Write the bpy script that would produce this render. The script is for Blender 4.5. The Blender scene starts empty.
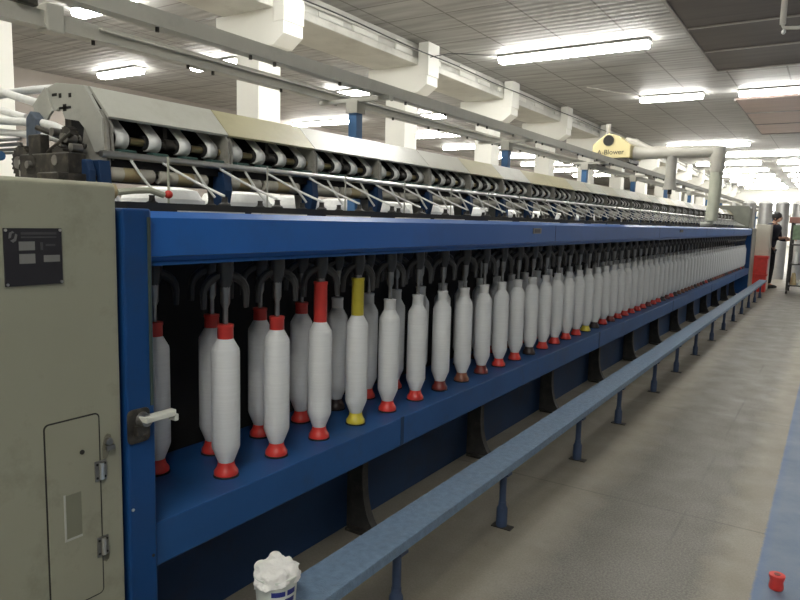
import bpy, bmesh, math, random
from mathutils import Vector, Matrix
random.seed(7)
SC = bpy.context.scene
COL = SC.collection
PI = math.pi
WL = {}                                   # world location of every root / part

# ------------------------------------------------------------------ materials
def nodes(name):
    m = bpy.data.materials.new(name); m.use_nodes = True
    nt = m.node_tree
    return m, nt, nt.nodes, nt.links, nt.nodes['Principled BSDF']

def mat(name, col, rough=.5, metal=0., var=.12, scale=6., bump=0., bscale=60., dirt=None, dirt_amt=.0, dscale=3., spec=.5, stretch=None):
    m, nt, N, L, P = nodes(name)
    P.inputs['Roughness'].default_value = rough
    P.inputs['Metallic'].default_value = metal
    P.inputs['Specular IOR Level'].default_value = spec
    tc = N.new('ShaderNodeTexCoord')
    mp = N.new('ShaderNodeMapping'); L.new(tc.outputs['Object'], mp.inputs['Vector'])
    if stretch: mp.inputs['Scale'].default_value = stretch
    nz = N.new('ShaderNodeTexNoise'); nz.inputs['Scale'].default_value = scale; nz.inputs['Detail'].default_value = 5
    L.new(mp.outputs['Vector'], nz.inputs['Vector'])
    rp = N.new('ShaderNodeValToRGB')
    rp.color_ramp.elements[0].position = .3; rp.color_ramp.elements[1].position = .7
    rp.color_ramp.elements[0].color = tuple(c*(1-var) for c in col)+(1,)
    rp.color_ramp.elements[1].color = tuple(min(1, c*(1+var)) for c in col)+(1,)
    L.new(nz.outputs['Fac'], rp.inputs['Fac'])
    out = rp.outputs['Color']
    if dirt:
        n2 = N.new('ShaderNodeTexNoise'); n2.inputs['Scale'].default_value = dscale; n2.inputs['Detail'].default_value = 8
        n2.inputs['Roughness'].default_value = .7
        L.new(mp.outputs['Vector'], n2.inputs['Vector'])
        r2 = N.new('ShaderNodeValToRGB'); r2.color_ramp.elements[0].position = .52; r2.color_ramp.elements[1].position = .72
        r2.color_ramp.elements[1].color = (dirt_amt,)*3+(1,)
        L.new(n2.outputs['Fac'], r2.inputs['Fac'])
        mx = N.new('ShaderNodeMix'); mx.data_type = 'RGBA'
        L.new(r2.outputs['Color'], mx.inputs['Factor']); L.new(out, mx.inputs['A']); mx.inputs['B'].default_value = dirt+(1,)
        out = mx.outputs['Result']
    L.new(out, P.inputs['Base Color'])
    if bump:
        n3 = N.new('ShaderNodeTexNoise'); n3.inputs['Scale'].default_value = bscale; n3.inputs['Detail'].default_value = 4
        L.new(mp.outputs['Vector'], n3.inputs['Vector'])
        b = N.new('ShaderNodeBump'); b.inputs['Strength'].default_value = bump; b.inputs['Distance'].default_value = .01
        L.new(n3.outputs['Fac'], b.inputs['Height']); L.new(b.outputs['Normal'], P.inputs['Normal'])
    return m

def emit(name, col, s):
    m, nt, N, L, P = nodes(name)
    P.inputs['Base Color'].default_value = col+(1,)
    P.inputs['Emission Color'].default_value = col+(1,)
    P.inputs['Emission Strength'].default_value = s
    return m

M = {}
M['cabinet'] = mat('cabinet_paint', (.30,.297,.222), .45, var=.07, scale=2.5, dirt=(.12,.115,.08), dirt_amt=.5, dscale=5)
M['hatch'] = mat('hatch_paint', (.295,.29,.215), .45, var=.07, scale=3, dirt=(.12,.11,.08), dirt_amt=.6, dscale=7)
M['gap'] = mat('dark_gap', (.02,.019,.016), .8)
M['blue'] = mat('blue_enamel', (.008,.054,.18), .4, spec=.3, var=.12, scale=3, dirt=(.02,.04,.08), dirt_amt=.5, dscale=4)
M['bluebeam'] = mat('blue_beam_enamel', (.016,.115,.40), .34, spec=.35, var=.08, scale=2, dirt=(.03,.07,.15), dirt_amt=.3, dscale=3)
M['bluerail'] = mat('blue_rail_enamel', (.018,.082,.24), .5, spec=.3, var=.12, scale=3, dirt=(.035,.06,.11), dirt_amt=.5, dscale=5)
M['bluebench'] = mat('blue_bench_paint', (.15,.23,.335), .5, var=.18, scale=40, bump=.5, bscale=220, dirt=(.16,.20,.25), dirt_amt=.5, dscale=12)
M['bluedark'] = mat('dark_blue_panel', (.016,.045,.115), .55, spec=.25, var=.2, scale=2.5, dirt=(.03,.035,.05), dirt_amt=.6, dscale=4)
M['legblue'] = mat('bench_leg_blue', (.035,.06,.12), .5, var=.2, scale=20)
M['iron'] = mat('dark_cast_iron', (.035,.034,.032), .6, var=.3, scale=20, dirt=(.08,.07,.055), dirt_amt=.7, dscale=20)
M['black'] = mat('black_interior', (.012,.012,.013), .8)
M['rubber'] = mat('black_rubber', (.018,.018,.018), .5)
M['steel'] = mat('worn_steel', (.30,.29,.27), .35, metal=.9, var=.2, scale=25)
M['chrome'] = mat('chrome', (.80,.80,.78), .28, metal=1, var=.05)
M['brass'] = mat('brass', (.52,.42,.22), .28, metal=.9)
M['grease'] = mat('greasy_dark_metal', (.06,.055,.048), .45, metal=.5, var=.35, scale=30, dirt=(.16,.14,.1), dirt_amt=.8, dscale=30)
M['plate'] = mat('pale_grey_plate', (.42,.42,.375), .5, var=.05, scale=4, dirt=(.2,.19,.16), dirt_amt=.4, dscale=8)
M['standgrey'] = mat('stand_grey', (.27,.26,.225), .5, var=.15, scale=15, dirt=(.1,.09,.07), dirt_amt=.6, dscale=25)
M['hood_a'] = mat('hood_pale_grey', (.52,.52,.455), .38, var=.05, scale=2, dirt=(.3,.28,.2), dirt_amt=.3, dscale=6)
M['hood_b'] = mat('hood_cream_yellow', (.47,.43,.25), .4, var=.06, scale=2, dirt=(.3,.26,.14), dirt_amt=.3, dscale=6)
M['hood_c'] = mat('hood_grey_beige', (.46,.45,.365), .36, var=.06, scale=2, dirt=(.3,.28,.2), dirt_amt=.3, dscale=6)
M['hood_d'] = mat('hood_glossy_white', (.62,.62,.54), .25, var=.05, scale=2, dirt=(.4,.37,.28), dirt_amt=.4, dscale=5)
M['flyer'] = mat('dark_grey_flyer', (.040,.039,.038), .4, var=.2, scale=20)
M['apron'] = mat('white_apron', (.82,.82,.78), .7, var=.05, scale=40)
M['yarn'] = mat('white_roving', (.76,.76,.73), .9, var=.06, scale=60)
M['package'] = mat('wound_roving', (.70,.71,.70), .85, var=.04, scale=5, bump=.08, bscale=10, stretch=(1,1,30))
M['red'] = mat('red_plastic', (.62,.045,.035), .38, var=.12, scale=15)
M['yellow'] = mat('yellow_plastic', (.60,.50,.05), .4, var=.12, scale=15)
M['maroon'] = mat('dark_red_plastic', (.17,.025,.02), .42, var=.2, scale=15)
M['brown'] = mat('brown_plastic', (.21,.075,.04), .45, var=.2, scale=15)
M['darkcap'] = mat('near_black_plastic', (.035,.022,.022), .45)
M['cream'] = mat('cream_roller', (.56,.54,.46), .7, var=.1, scale=20)
M['tan'] = mat('tan_roller_band', (.42,.35,.20), .6, var=.12, scale=15, dirt=(.42,.13,.05), dirt_amt=.5, dscale=25)
M['green'] = mat('dark_green_cradle', (.03,.075,.065), .5)
M['col'] = mat('white_column_plaster', (.80,.795,.74), .7, var=.03, scale=1.5, bump=.05, bscale=12)
M['duct'] = mat('grey_white_duct_beam', (.62,.615,.57), .65, var=.10, scale=1.8, dirt=(.36,.35,.31), dirt_amt=.5, dscale=2.5)
M['track'] = mat('grey_track_paint', (.44,.43,.375), .55, var=.08, spec=.3, scale=3, dirt=(.25,.24,.2), dirt_amt=.4, dscale=6)
M['bluepost'] = mat('mid_blue_post', (.05,.14,.30), .5, var=.15, scale=5)
M['yellowbox'] = mat('cream_yellow_casing', (.66,.57,.30), .45, var=.05, scale=4)
M['greyduct'] = mat('beige_grey_duct', (.50,.48,.42), .5, var=.08, scale=5)
M['hose_dark'] = mat('grey_hose', (.30,.29,.26), .6, var=.1, scale=8)
M['hose_pale'] = mat('pale_green_grey_hose', (.44,.45,.36), .6, var=.1, scale=8)
M['text'] = mat('dark_lettering', (.06,.055,.04), .6)
M['plate_dark'] = mat('dark_nameplate', (.022,.021,.025), .35)
M['plate_mark'] = mat('nameplate_silver', (.16,.16,.155), .4)
M['plate_field'] = mat('nameplate_field', (.20,.20,.185), .45)
M['lampbody'] = mat('lamp_tray_white', (.75,.75,.72), .4)
M['tube'] = emit('fluorescent_glow', (1.0,.985,.93), 30.)
M['window'] = emit('daylit_window', (.95,.98,1.), 3.)
M['can'] = mat('white_can', (.74,.74,.72), .5, var=.05, scale=3)
M['galv'] = mat('galvanised_can', (.55,.55,.54), .3, metal=.8, var=.1, scale=4)
M['cotton'] = mat('cotton_fluff', (.86,.85,.81), .95, var=.05, scale=30, bump=.6, bscale=90)
M['tub'] = mat('translucent_white_plastic', (.66,.69,.63), .35, var=.05, scale=10)
M['navy'] = mat('navy_print', (.02,.03,.20), .5)
M['brownpanel'] = mat('dark_brown_board', (.085,.07,.066), .55, var=.18, scale=2, stretch=(.3,3,1))
M['pinkpanel'] = mat('pinkish_board', (.50,.37,.33), .5, var=.12, scale=2, stretch=(.3,3,1))
M['batten'] = mat('pale_batten', (.30,.28,.26), .5)
M['cable'] = mat('dark_cable', (.04,.04,.04), .6)
M['pipe'] = mat('pale_pipe', (.5,.48,.44), .4)
M['beige'] = mat('beige_end_cabinet', (.30,.30,.26), .5, var=.06, scale=2)
M['greygreen'] = mat('grey_green_end', (.20,.205,.165), .5)
M['creamcab'] = mat('cream_cabinet', (.62,.59,.50), .5, var=.04)
M['skin'] = mat('skin', (.46,.27,.19), .55)
M['hair'] = mat('black_hair', (.012,.010,.009), .5)
M['jacket'] = mat('dark_navy_jacket', (.018,.019,.035), .8, var=.2, scale=12)
M['trousers'] = mat('charcoal_trousers', (.03,.03,.035), .85, var=.2, scale=12)
M['shoe'] = mat('black_shoe', (.015,.015,.015), .5)
M['greenpanel'] = mat('green_panel', (.14,.20,.12), .6, var=.3, scale=14)
M['rustrail'] = mat('reddish_brown_rail', (.28,.13,.10), .55, var=.15)
M['wall'] = mat('white_wall_plaster', (.72,.71,.66), .7, var=.05, scale=1.)
M['wall_l'] = mat('dull_brown_grey_wall', (.30,.265,.235), .7, var=.1, scale=1.)

# floor: worn grey-brown terrazzo with a blue painted lane along the right side
def floor_mat():
    m, nt, N, L, P = nodes('worn_terrazzo_floor')
    tc = N.new('ShaderNodeTexCoord'); sx = N.new('ShaderNodeSeparateXYZ'); L.new(tc.outputs['Object'], sx.inputs[0])
    def noise(s, d=4, r=.6):
        n = N.new('ShaderNodeTexNoise'); n.inputs['Scale'].default_value = s; n.inputs['Detail'].default_value = d
        n.inputs['Roughness'].default_value = r; L.new(tc.outputs['Object'], n.inputs['Vector']); return n.outputs['Fac']
    def math_(op, a, b=None, c=None):
        n = N.new('ShaderNodeMath'); n.operation = op
        for i, v in enumerate((a, b, c)):
            if v is None: continue
            if isinstance(v, (int, float)): n.inputs[i].default_value = v
            else: L.new(v, n.inputs[i])
        return n.outputs[0]
    def ramp(f, stops):
        r = N.new('ShaderNodeValToRGB'); e = r.color_ramp.elements
        while len(e) < len(stops): e.new(.5)
        for i, (p, c) in enumerate(stops):
            e[i].position = p; e[i].color = (c+(1,)) if isinstance(c, tuple) else (c, c, c, 1)
        L.new(f, r.inputs['Fac']); return r.outputs['Color']
    def mix(f, a, b):
        n = N.new('ShaderNodeMix'); n.data_type = 'RGBA'
        for k, v in (('Factor', f), ('A', a), ('B', b)):
            if isinstance(v, tuple): n.inputs[k].default_value = v+(1,)
            elif isinstance(v, (int, float)): n.inputs[k].default_value = v
            else: L.new(v, n.inputs[k])
        return n.outputs['Result']
    base = ramp(noise(2.2, 8, .7), [(.3, (.245,.222,.175)), (.7, (.325,.297,.24))])
    speck = ramp(noise(120, 3, .85), [(.42, 0.), (.58, 1.)])
    c = mix(math_('MULTIPLY', speck, .4), base, (.19,.165,.125))
    # traffic-worn darker band in the middle of the aisle
    wx = math_('ADD', sx.outputs['X'], math_('MULTIPLY', math_('SUBTRACT', noise(3.5, 5), .5), .22))
    band = ramp(math_('MULTIPLY_ADD', wx, 1., 1.2), [(.28, 0.), (.42, 1.), (.86, 1.), (.96, 0.)])
    c = mix(math_('MULTIPLY', band, .85), c, mix(speck, (.195,.182,.152), (.095,.088,.073)))
    # slab joints across and one along the aisle
    jy = math_('ABSOLUTE', math_('SUBTRACT', math_('FRACT', math_('DIVIDE', math_('SUBTRACT', sx.outputs['Y'], 3.2), 1.9)), .5))
    jl = ramp(jy, [(.4965, 0.), (.4985, 1.)])
    jx = math_('ABSOLUTE', math_('ADD', sx.outputs['X'], .47))
    jl2 = math_('MULTIPLY', ramp(jx, [(.003, 1.), (.007, 0.)]), ramp(noise(1.3, 3), [(.45, 0.), (.6, .8)]))
    c = mix(math_('MULTIPLY', math_('MAXIMUM', jl, jl2), .55), c, (.07,.065,.055))
    stain = ramp(noise(6, 7, .75), [(.62, 0.), (.72, 1.)])
    c = mix(math_('MULTIPLY', stain, .4), c, (.11,.10,.085))
    st2 = ramp(noise(24, 5, .8), [(.66, 0.), (.73, 1.)])
    c = mix(math_('MULTIPLY', st2, .45), c, (.085,.075,.06))
    # blue paint
    ex = math_('ADD', sx.outputs['X'], math_('MULTIPLY', math_('SUBTRACT', noise(60, 3), .5), .02))
    blue = ramp(math_('MULTIPLY_ADD', ex, 4., 1.06), [(.48, 0.), (.52, 1.)])
    bc = ramp(noise(7, 8, .7), [(.3, (.10,.155,.25)), (.7, (.15,.20,.275))])
    bc = mix(math_('MULTIPLY', speck, .25), bc, (.20,.22,.25))
    edge = ramp(math_('MULTIPLY_ADD', ex, 4., 1.06), [(.50, 1.), (.66, 0.)])
    bc = mix(math_('MULTIPLY', edge, .5), bc, (.08,.15,.33))
    c = mix(blue, c, bc)
    L.new(c, P.inputs['Base Color'])
    L.new(ramp(noise(5, 5), [(.3, .42), (.7, .65)]), P.inputs['Roughness'])
    b = N.new('ShaderNodeBump'); b.inputs['Strength'].default_value = .08; b.inputs['Distance'].default_value = .003
    L.new(noise(120, 3), b.inputs['Height']); L.new(b.outputs['Normal'], P.inputs['Normal'])
    return m

def ceiling_mat():
    m, nt, N, L, P = nodes('grey_ceiling_boards')
    tc = N.new('ShaderNodeTexCoord')
    mp = N.new('ShaderNodeMapping'); L.new(tc.outputs['Object'], mp.inputs['Vector'])
    br = N.new('ShaderNodeTexBrick'); L.new(mp.outputs['Vector'], br.inputs['Vector'])
    br.offset = 0.; br.inputs['Scale'].default_value = 1.
    br.inputs['Brick Width'].default_value = 1.1; br.inputs['Row Height'].default_value = .8
    br.inputs['Mortar Size'].default_value = .02; br.inputs['Mortar Smooth'].default_value = .3
    br.inputs['Color1'].default_value = (.36,.356,.342,1); br.inputs['Color2'].default_value = (.395,.39,.375,1)
    br.inputs['Mortar'].default_value = (.19,.185,.17,1)
    nz = N.new('ShaderNodeTexNoise'); nz.inputs['Scale'].default_value = 2; nz.inputs['Detail'].default_value = 5
    m2 = N.new('ShaderNodeMapping'); m2.inputs['Scale'].default_value = (.4, 2.5, 1); L.new(tc.outputs['Object'], m2.inputs['Vector'])
    L.new(m2.outputs['Vector'], nz.inputs['Vector'])
    rp = N.new('ShaderNodeValToRGB'); rp.color_ramp.elements[0].color = (.78,.78,.78,1); rp.color_ramp.elements[1].color = (1.1,1.1,1.1,1)
    rp.color_ramp.elements[0].position = .35; rp.color_ramp.elements[1].position = .65
    L.new(nz.outputs['Fac'], rp.inputs['Fac'])
    mx = N.new('ShaderNodeMix'); mx.data_type = 'RGBA'; mx.blend_type = 'MULTIPLY'; mx.inputs['Factor'].default_value = 1
    L.new(br.outputs['Color'], mx.inputs['A']); L.new(rp.outputs['Color'], mx.inputs['B'])
    L.new(mx.outputs['Result'], P.inputs['Base Color'])
    P.inputs['Roughness'].default_value = .6
    wv = N.new('ShaderNodeTexWave'); wv.bands_direction = 'Y'; wv.inputs['Scale'].default_value = 1.6; wv.inputs['Distortion'].default_value = 1.2
    wv.inputs['Detail'].default_value = 2
    L.new(tc.outputs['Object'], wv.inputs['Vector'])
    b = N.new('ShaderNodeBump'); b.inputs['Strength'].default_value = .16; b.inputs['Distance'].default_value = .03
    L.new(wv.outputs['Fac'], b.inputs['Height']); L.new(b.outputs['Normal'], P.inputs['Normal'])
    return m
M['floor'] = floor_mat(); M['ceiling'] = ceiling_mat()

# ------------------------------------------------------------------ mesh helpers
class MB:
    def __init__(s): s.v = []; s.f = []
    def add(s, vs, fs):
        o = len(s.v); s.v += [tuple(v) for v in vs]; s.f += [tuple(i+o for i in f) for f in fs]; return s
    def box(s, x0, x1, y0, y1, z0, z1):
        if x0 > x1: x0, x1 = x1, x0
        return s.add([(x0,y0,z0),(x1,y0,z0),(x1,y1,z0),(x0,y1,z0),(x0,y0,z1),(x1,y0,z1),(x1,y1,z1),(x0,y1,z1)],
                     [(0,3,2,1),(4,5,6,7),(0,1,5,4),(1,2,6,5),(2,3,7,6),(3,0,4,7)])
    def prism(s, poly, axis, a, b):
        n = len(poly)
        def P(u, v, w): return {'x': (w,u,v), 'y': (u,w,v), 'z': (u,v,w)}[axis]
        vs = [P(u,v,a) for u,v in poly] + [P(u,v,b) for u,v in poly]
        return s.add(vs, [tuple(range(n-1,-1,-1)), tuple(range(n,2*n))] + [(i,(i+1)%n,n+(i+1)%n,n+i) for i in range(n)])
    def tube(s, pts, r, seg=10, cap=True):
        pts = [Vector(p) for p in pts]; n = len(pts)
        rs = r if isinstance(r, (list, tuple)) else [r]*n
        vs = []; up = None
        for i, p in enumerate(pts):
            d = (pts[min(i+1,n-1)] - pts[max(i-1,0)]).normalized()
            if up is None:
                up = Vector((0,0,1)) if abs(d.z) < .9 else Vector((1,0,0))
            u = d.cross(up).normalized(); w = u.cross(d).normalized(); up = w
            for k in range(seg):
                a = 2*PI*k/seg
                vs.append(p + rs[i]*(math.cos(a)*u + math.sin(a)*w))
        fs = []
        for i in range(n-1):
            for k in range(seg):
                fs.append((i*seg+k, i*seg+(k+1)%seg, (i+1)*seg+(k+1)%seg, (i+1)*seg+k))
        if cap: fs += [tuple(range(seg-1,-1,-1)), tuple(range((n-1)*seg, n*seg))]
        return s.add(vs, fs)
    def lathe(s, prof, c=(0,0,0), seg=20):
        vs = []; fs = []; n = len(prof)
        for r, z in prof:
            for k in range(seg):
                a = 2*PI*k/seg; vs.append((c[0]+r*math.cos(a), c[1]+r*math.sin(a), c[2]+z))
        for i in range(n-1):
            for k in range(seg):
                fs.append((i*seg+k, i*seg+(k+1)%seg, (i+1)*seg+(k+1)%seg, (i+1)*seg+k))
        fs += [tuple(range(seg-1,-1,-1)), tuple(range((n-1)*seg, n*seg))]
        return s.add(vs, fs)
    def ball(s, c, r, seg=12, rings=8, sc=(1,1,1)):
        prof = [(max(r*math.sin(PI*i/rings), r*.02), -r*math.cos(PI*i/rings)) for i in range(rings+1)]
        o = len(s.v); s.lathe(prof, (0,0,0), seg)
        for i in range(o, len(s.v)):
            v = s.v[i]; s.v[i] = (c[0]+v[0]*sc[0], c[1]+v[1]*sc[1], c[2]+v[2]*sc[2])
        return s
    def build(s, name, m, parent=None, smooth=True, bevel=0., loc=None):
        me = bpy.data.meshes.new(name)
        o = bpy.data.objects.new(name, me); COL.objects.link(o)
        off = WL.get(parent.name, Vector()) if parent else Vector()
        if parent: o.parent = parent; WL[o.name] = off
        elif loc is not None:
            off = Vector(loc); o.location = loc; WL[o.name] = off
        else: WL[o.name] = Vector()
        me.from_pydata([tuple(Vector(v)-off) for v in s.v], [], s.f)
        bm = bmesh.new(); bm.from_mesh(me); bmesh.ops.recalc_face_normals(bm, faces=bm.faces); bm.to_mesh(me); bm.free()
        me.materials.append(M[m] if isinstance(m, str) else m)
        if smooth:
            for p in me.polygons: p.use_smooth = True
            me.set_sharp_from_angle(angle=math.radians(38))
        if bevel:
            b = o.modifiers.new('bevel', 'BEVEL'); b.width = bevel; b.segments = 2; b.limit_method = 'ANGLE'
        return o

def tag(o, label=None, cat=None, group=None, kind=None):
    for k, v in (('label', label), ('category', cat), ('group', group), ('kind', kind)):
        if v: o[k] = v
    return o
def thing(name, loc, label, cat, group=None):
    o = bpy.data.objects.new(name, None); COL.objects.link(o); o.location = loc; o.empty_display_size = .1
    WL[o.name] = Vector(loc); return tag(o, label, cat, group)
def copy_tree(o, parent=None, loc=None):
    c = o.copy(); COL.objects.link(c)
    if parent: c.parent = parent
    if loc is not None: c.location = loc
    WL[c.name] = Vector(loc) if loc is not None else Vector()
    for ch in o.children: copy_tree(ch, c)
    return c
def dup(o, dx=0, dy=0, dz=0):
    """a copied part beside its original, under the same thing, with its own sub-parts"""
    c = o.copy(); COL.objects.link(c); c.location = o.location + Vector((dx,dy,dz))
    for ch in o.children:
        d = ch.copy(); COL.objects.link(d); d.parent = c
    return c
ORD = ['first','second','third','fourth','fifth','sixth','seventh','eighth','ninth','tenth','eleventh','twelfth','thirteenth',
       'fourteenth','fifteenth','sixteenth','seventeenth','eighteenth','nineteenth','twentieth','twenty-first','twenty-second','twenty-third','twenty-fourth']

# ------------------------------------------------------------------ room shell
CZ = 4.6
XL, XR, YB, YF = -16.2, 7., -5., 62.
def structure(o): return tag(o, kind='structure')
structure(MB().box(XL-.2, XR+.2, YB-.2, YF+.2, -.1, 0).build('floor', 'floor', smooth=False))
structure(MB().box(XL-.2, XR+.2, YB-.2, YF+.2, CZ, CZ+.15).build('ceiling', 'ceiling', smooth=False))
structure(MB().box(XL-.2, XL, YB, YF, 0, CZ).build('wall_left', 'wall_l', smooth=False))
structure(MB().box(XR, XR+.2, YB, YF, 0, CZ).build('wall_right', 'wall_l', smooth=False))
structure(MB().box(XL-.2, XR+.2, YB-.2, YB, 0, CZ).build('wall_back', 'wall', smooth=False))
structure(MB().box(XL-.2, XR+.2, YF, YF+.2, 0, CZ).build('wall_far', 'wall', smooth=False))
arch = [(-4.65,2.5),(-3.15,2.5),(-3.15,3.3)] + [(-3.9+.75*math.cos(a), 3.3+.65*math.sin(a)) for a in [PI*i/10 for i in range(1,10)]] + [(-4.65,3.3)]
w1 = structure(MB().prism(arch, 'y', YF-.04, YF+.02).build('window_1', 'window', smooth=False))
tag(w1, 'bright arched window high on the far end wall')
fr = MB()
for a, b in ((-4.72,-4.65),(-3.15,-3.08)): fr.box(a, b, YF-.08, YF, 2.45, 3.3)
fr.box(-4.72, -3.08, YF-.08, YF, 2.40, 2.5); fr.box(-3.93, -3.87, YF-.08, YF, 2.5, 3.95)
fr.build('window_frame', 'plate', w1, smooth=False)

# ------------------------------------------------------------------ ceiling boards (brown and pinkish)
def board(x0, x1, y0, y1, m, label, ys):
    t = thing('ceiling_board', ((x0+x1)/2, (y0+y1)/2, CZ), label, 'ceiling panel')
    MB().box(x0, x1, y0, y1, CZ-.035, CZ).build('panel', m, t, smooth=False)
    for y in ys:
        MB().box(x0, x1, y-.03, y+.03, CZ-.055, CZ-.035).build('batten', 'batten', t, smooth=False)
    e = MB().box(x0-.05, x0, y0, y1, CZ-.06, CZ).box(x0-.05, x1, y1, y1+.05, CZ-.06, CZ)
    e.build('edge_strip', 'batten', t, smooth=False)
board(-2.33, 6.5, 5.0, 15.5, 'brownpanel', 'dark brown ceiling board area with thin pale battens at the upper right', [6.9, 8.7, 10.4, 12.1, 13.8])
board(-2.40, 6.5, 19.2, 26.3, 'pinkpanel', 'pinkish ceiling board area beyond the right-hand lamp', [21.5, 23.9])

# ------------------------------------------------------------------ columns with hammerhead brackets, duct beam
CT = [3.43 + 3.85*i for i in range(0, 15)]
for i, yc in enumerate(CT):
    lab = ('white square column with hammerhead bracket, %s from the near end of the row' % ORD[i]) if i < 6 else \
          'small far white column with hammerhead bracket in the row beyond the sixth one'
    t = thing('column', (-7.275, yc, 0), lab, 'column', 'white columns left of the machine')
    MB().box(-7.5, -7.05, yc-.225, yc+.225, 0, 3.75).build('shaft', 'col', t, smooth=False, bevel=.012)
    poly = [(-7.95,4.02),(-7.95,3.82),(-7.75,3.70),(-6.8,3.70),(-6.6,3.84),(-6.6,4.02)]
    ar = [(-6.6,4.21),(-7.95,4.21)]
    MB().prism(poly+ar, 'y', yc-.2, yc+.2).build('bracket', 'col', t, smooth=False, bevel=.01)
    MB().box(-6.80, -6.58, yc-.206, yc+.206, 4.0, CZ).build('end_block', 'col', t, smooth=False, bevel=.012)
t = thing('duct_beam', (-7.28, 28, 4.2), 'long pale concrete duct beam under the ceiling carried by the white columns', 'beam')
MB().box(-7.72, -6.88, YB+.1, YF-.1, 4.3, CZ).build('web', 'duct', t, smooth=False)
MB().box(-7.80, -6.80, YB+.1, YF-.1, 4.2, 4.33).build('flange', 'duct', t, smooth=False, bevel=.015)
MB().tube([(-6.84, YB+.2, 4.47), (-6.84, YF-.2, 4.47)], .028, 8).build('ledge_pipe', 'duct', t)
r = MB()
y = 1.
while y < 45:
    w = random.uniform(.25, .9); r.box(-6.885, -6.86+random.uniform(0,.02), y, y+w, 4.35, random.uniform(4.42, 4.56)); y += w+random.uniform(.1,.9)
r.build('plaster_patch', 'col', t, smooth=False)
cb = [(-6.56, yy, 4.36+.012*math.sin(yy*1.7)) for yy in [YB+1+.8*k for k in range(72)]]
o = MB().tube(cb, .011, 6).build('cable', 'cable'); tag(o, 'thin dark cable strung along the side of the pale duct beam', 'cable')
o = MB().tube([(-6.58,11.0,4.33),(-6.5,11.6,4.52),(-6.2,12.2,4.585),(-5.83,12.35,4.57)], .009, 6).build('lamp_cable', 'cable')
tag(o, 'short dark cable running from the duct beam to the nearest double lamp', 'cable')

# ------------------------------------------------------------------ ceiling lamps
LG = 'fluorescent ceiling lamps'
LS = (4.535-1.32)/(4.25-1.32)             # lamps sit right under the ceiling boards
def lamp(x0, x1, y, label):
    x0, x1, y = x0*LS, x1*LS, y*LS
    xc = (x0+x1)/2
    t = thing('ceiling_lamp', (xc, y, CZ), label, 'ceiling lamp', LG)
    n = max(1, round((x1-x0)/1.42))
    MB().prism([(y-.15,4.55),(y-.09,CZ-.002),(y+.09,CZ-.002),(y+.15,4.55)], 'x', x0, x1).build('tray', 'lampbody', t, smooth=False)
    L1 = (x1-x0)/n
    for k in range(n):
        a, b = x0+k*L1+.03, x0+(k+1)*L1-.03
        MB().prism([(y-.13,4.55),(y-.13,4.505),(y-.10,4.455),(y+.10,4.455),(y+.13,4.505),(y+.13,4.55)], 'x', a, b).build('bloom_box', 'tube', t, smooth=False)  # glowing box added, wider than the tubes, to stand in for lamp bloom
    if n > 1: MB().box(xc-.03, xc+.03, y-.03, y+.03, 4.44, 4.56).build('joint_box', 'pipe', t, smooth=False)
lamp(-5.38, -2.75, 11.45, 'nearest double fluorescent lamp hanging above the machine, at the top centre')
lamp(-4.08, -2.71, 16.4, 'short fluorescent lamp right of and behind the nearest double lamp')
lamp(-2.03, -.68, 16.5, 'short fluorescent lamp between brown and pinkish ceiling boards')
lamp(-5.46, -2.72, 26.3, 'double fluorescent lamp just above the suction duct of the travelling cleaner')
lamp(-4.10, -1.38, 30.1, 'long fluorescent lamp right of the suction duct elbow')
lamp(-9.73, -8.42, 6.0, 'fluorescent lamp at the top left edge beside the grey rail clamp')
lamp(-13.6, -12.25, 8.9, 'fluorescent lamp over the left aisle above the hood end plate')
lamp(-11.1, -9.8, 9.3, 'fluorescent lamp half hidden by the grey track left of the nearest full column')
lamp(-10.6, -9.3, 12.8, 'fluorescent lamp behind the grey track, above the first blue track post')
lamp(-15., -12.3, 16.4, 'long fluorescent lamp low behind the first blue track post')
lamp(-10.7, -9.4, 16.6, 'fluorescent lamp between second and third columns from the near full one')
for y in (20.3, 24., 28., 32., 36., 40.):
    lamp(-13.6, -10.9, y, 'far fluorescent lamp over the left aisle seen between the distant columns')
for y in (34., 38., 42., 46., 50., 54., 58.):
    lamp(-5.7, -3.0, y, 'far fluorescent lamp in the bright cluster at the aisle end, left line')
    lamp(-2.4, .3, y, 'far fluorescent lamp in the bright cluster at the aisle end, right line')
OFF = 'fluorescent lamp over the near part of the hall, outside the picture'
for x0, x1, y in ((-5.4,-2.75,6.2),(-5.4,-2.75,1.0),(-13.,-10.3,1.5),(1.6,4.3,11.),(1.6,4.3,22.),(-2.5,-1.1,5.6),(-.6,2.1,-1.5),(1.6,4.3,30.)):
    lamp(x0, x1, y, OFF)
o = MB().tube([(-5.3,16.2,CZ-.004),(-4.9,17.0,CZ-.016),(-4.42,17.68,4.578)], .016, 6).build('conduit', 'pipe'); tag(o, 'thin pale conduit leading to the short lamp right of centre', 'conduit')
t = thing('hanging_pipe', (-.88, 11.2, CZ), 'pale pipe dropping from the dark brown ceiling board at the top right', 'pipe')
MB().tube([(-.88,11.2,CZ-.03),(-.88,11.2,4.22)], .042, 10).build('drop', 'pipe', t)
MB().tube([(-.88,11.2,4.22),(-.86,11.2,4.17),(-.7,11.2,4.15),(.8,11.2,4.15)], .026, 8).build('branch', 'pipe', t)
MB().lathe([(.012,0),(.03,.02),(.03,.05),(.012,.07)], (-.86,11.2,4.08), 10).build('sprinkler_head', 'chrome', t)

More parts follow.
